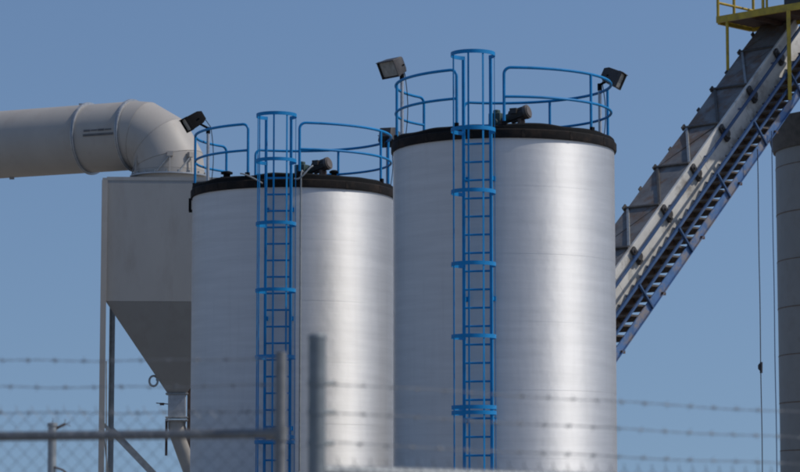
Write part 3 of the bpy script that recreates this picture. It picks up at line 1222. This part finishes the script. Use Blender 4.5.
# ------------------------------------------------------------------ fences in front (out of focus)
def barbed(name_root, a, b, sag=0.008, seed=1, parent=None):
    rn = random.Random(seed)
    a, b = Vector(a), Vector(b)
    n = int((b - a).length / 0.02)
    d = (b - a).normalized()
    side = d.cross(Vector((0, 0, 1))).normalized()
    up = side.cross(d)
    m = MB()
    for ph in (0, pi):
        pts = []
        for i in range(n + 1):
            s_ = i / n
            c = a + (b - a) * s_ + Vector((0, 0, -sag * 4 * s_ * (1 - s_) + 0.003 * sin(s_ * 17 + seed)))
            th = i * 0.9 + ph
            pts.append(c + (side * cos(th) + up * sin(th)) * 0.0022)
        m.tube(pts, 0.0011, 4)
    L = (b - a).length
    x = rn.uniform(0.02, 0.1)
    while x < L:
        s_ = x / L
        c = a + (b - a) * s_ + Vector((0, 0, -sag * 4 * s_ * (1 - s_)))
        m.tube([c - d * 0.012, c + d * 0.012], 0.0031, 6)
        th = rn.uniform(0, pi)
        for k in range(2):
            v = side * cos(th + k * 1.5) + up * sin(th + k * 1.5)
            m.tube([c - v * 0.016 + d * 0.004 * k, c + v * 0.016 - d * 0.004 * k], 0.0014, 4)
        x += 0.125 + rn.uniform(-0.006, 0.006)
    return m.build('barbed_wire', 'wire', parent)


def chain_link(a, b, za0, za1, zb0, zb1, parent, h=0.036):
    """chain-link fabric between a and b, heights za at a and zb at b"""
    a, b = Vector(a), Vector(b)
    d = Vector((b.x - a.x, b.y - a.y, 0))
    L = d.length
    d.normalize()
    nrm = Vector((-d.y, d.x, 0))
    m = MB()
    n = int(L / h)
    for i in range(n):
        s_ = i * h / L
        top = za1 + (zb1 - za1) * s_
        bot = za0 + (zb0 - za0) * s_
        rows = int((top - bot) / h)
        pts = []
        for k in range(rows + 1):
            u = i * h + h * ((k + i) % 2)
            pts.append(Vector((a.x, a.y - 0.024, 0)) + d * u + nrm * (0.003 if (k + i) % 2 else -0.003) + Vector((0, 0, top - k * h)))
        # twisted tip
        if i % 2 == 0:
            pts.insert(0, pts[0] + Vector((0, 0, 0.022)) - d * 0.006)
        m.tube(pts, 0.0017, 3)
    o = m.build('chain_link_mesh', 'wire', parent)
    return o


# left panel: almost square to the view
YL0, YL1 = 10.75, 10.45
fl = thing('chain_link_fence', 'blurred chain link fence with top rail and barbed wire at the lower left', 'fence', (0, 0, 0))


def lf(x, y):
    Y = YL0 + (YL1 - YL0) * x / 281.0
    return at(x, y, Y)


a_r, b_r = lf(-60, 437), lf(266, 433.5)
m = MB()
m.tube([a_r, b_r], 0.0205, 12)
m.build('top_rail', 'galv_old', fl)
pa, pb = lf(-60, 411), lf(276, 411)
chain_link(pa, pb, 0.05, pa.z, 0.05, pb.z, fl)
barbed('w', lf(-60, 359.5), lf(281, 358), seed=3, parent=fl)
barbed('w', lf(-60, 386), lf(281, 384.5), seed=5, parent=fl)
barbed('w', lf(-60, 411.5), lf(281, 410.5), seed=8, parent=fl)
tpz = lf(281, 352)
m = MB()
m.tube([(tpz.x, tpz.y, 0), (tpz.x, tpz.y, tpz.z)], 0.024, 14)
m.build('post', 'galv_old', fl)
m = MB()
m.tube([(pa.x, pa.y, 0), (pa.x, pa.y, pa.z + 0.2)], 0.024, 14)
m.build('post', 'galv_old', fl)
m = MB()
m.tube([b_r, Vector((tpz.x, tpz.y, b_r.z))], 0.027, 12)
m.tube([(tpz.x, tpz.y, b_r.z - 0.03), (tpz.x, tpz.y, b_r.z + 0.03)], 0.03, 14)
m.build('rail_clamp', 'galv_old', fl)

# right panel: runs away to the right and drops a little
fr = thing('chain_link_fence', 'blurred fence run with thick end post and barbed wires, lower middle and right', 'fence', (0, 0, 0))
YR0, YR1 = 9.3, 10.6


def rf(x, y):
    # straight in plan between the end post and the far point
    A, B = at(317, 0, YR0), at(775, 0, YR1)
    u = (x - 400) / F
    # intersect viewing azimuth with the plan line
    t = (u * A.y * 1.0 - A.x) / ((B.x - A.x) - u * (B.y - A.y))
    Y = A.y + (B.y - A.y) * t
    return at(x, y, Y)


pt = rf(317, 334)
m = MB()
m.lathe([(0.0, 0), (0.032, 0), (0.032, pt.z - 0.02), (0.034, pt.z - 0.018), (0.034, pt.z - 0.008), (0.028, pt.z), (0.0, pt.z + 0.005)], 28, (pt.x, pt.y, 0))
m.build('end_post', 'galv_blue', fr)
for y in (383, 412, 443):
    z = rf(317, y).z
    m = MB()
    m.tube([(pt.x, pt.y, z - 0.01), (pt.x, pt.y, z + 0.01)], 0.0355, 24)
    m.tube([(pt.x + 0.03, pt.y, z), (pt.x + 0.06, pt.y + 0.02, z)], 0.008, 8)
    m.build('tension_band', 'galv_blue', fr)
for i, (y0, y1) in enumerate(((383, 415), (412, 440), (442.5, 466))):
    barbed('w', rf(322, y0), rf(850, y1), sag=0.004, seed=11 + i, parent=fr)
ra_, rb_ = rf(322, 471), rf(850, 484)
m = MB()
m.tube([ra_, rb_], 0.0205, 12)
m.build('top_rail', 'galv_post', fr)
chain_link(ra_, rb_, 0.05, ra_.z + 0.03, 0.05, rb_.z + 0.045, fr)
m = MB()
m.tube([(rb_.x, rb_.y, 0), (rb_.x, rb_.y, rb_.z + 0.4)], 0.03, 14)
m.build('post', 'galv_post', fr)

# far fence post on the left
YP = 17.5
pz = at(52.5, 422.5, YP)
fp = thing('fence_post', 'lone grey fence post with a short barbed arm behind the left fence', 'post', (pz.x, pz.y, 0))
m = MB()
m.lathe([(0, 0), (0.030, 0), (0.030, pz.z - 0.03), (0.036, pz.z - 0.025), (0.036, pz.z - 0.005), (0.02, pz.z), (0, pz.z)], 20)
m.build('shaft', 'galv_post', fp)
m = MB()
aa = Vector((0.02, 0, pz.z - 0.045))
ab = at(65, 424, YP) - Vector((pz.x, pz.y, 0))
m.bar(aa, ab, 0.018, 0.018)
m.build('arm', 'rust', fp)
m = MB()
m.tube([ab + Vector((0.0, 0, 0.035)), ab, ab + Vector((0.04, 0, -0.015))], 0.003, 5)
m.tube([ab + Vector((-0.02, 0, -0.01)), ab + Vector((0.035, 0, 0.012))], 0.003, 5)
m.tube([Vector((0.0, 0, pz.z)), Vector((0.004, 0, pz.z + 0.03))], 0.003, 5)
m.build('wire_stub', 'wire', fp)
m = MB()
m.tube([Vector((0.02, -0.02, at(52, 467, YP).z)), Vector((0.08, -0.02, at(62, 470, YP).z)), Vector((0.16, -0.02, at(72, 480, YP).z))], 0.008, 6)
m.build('wire_tail', 'rust', fp)
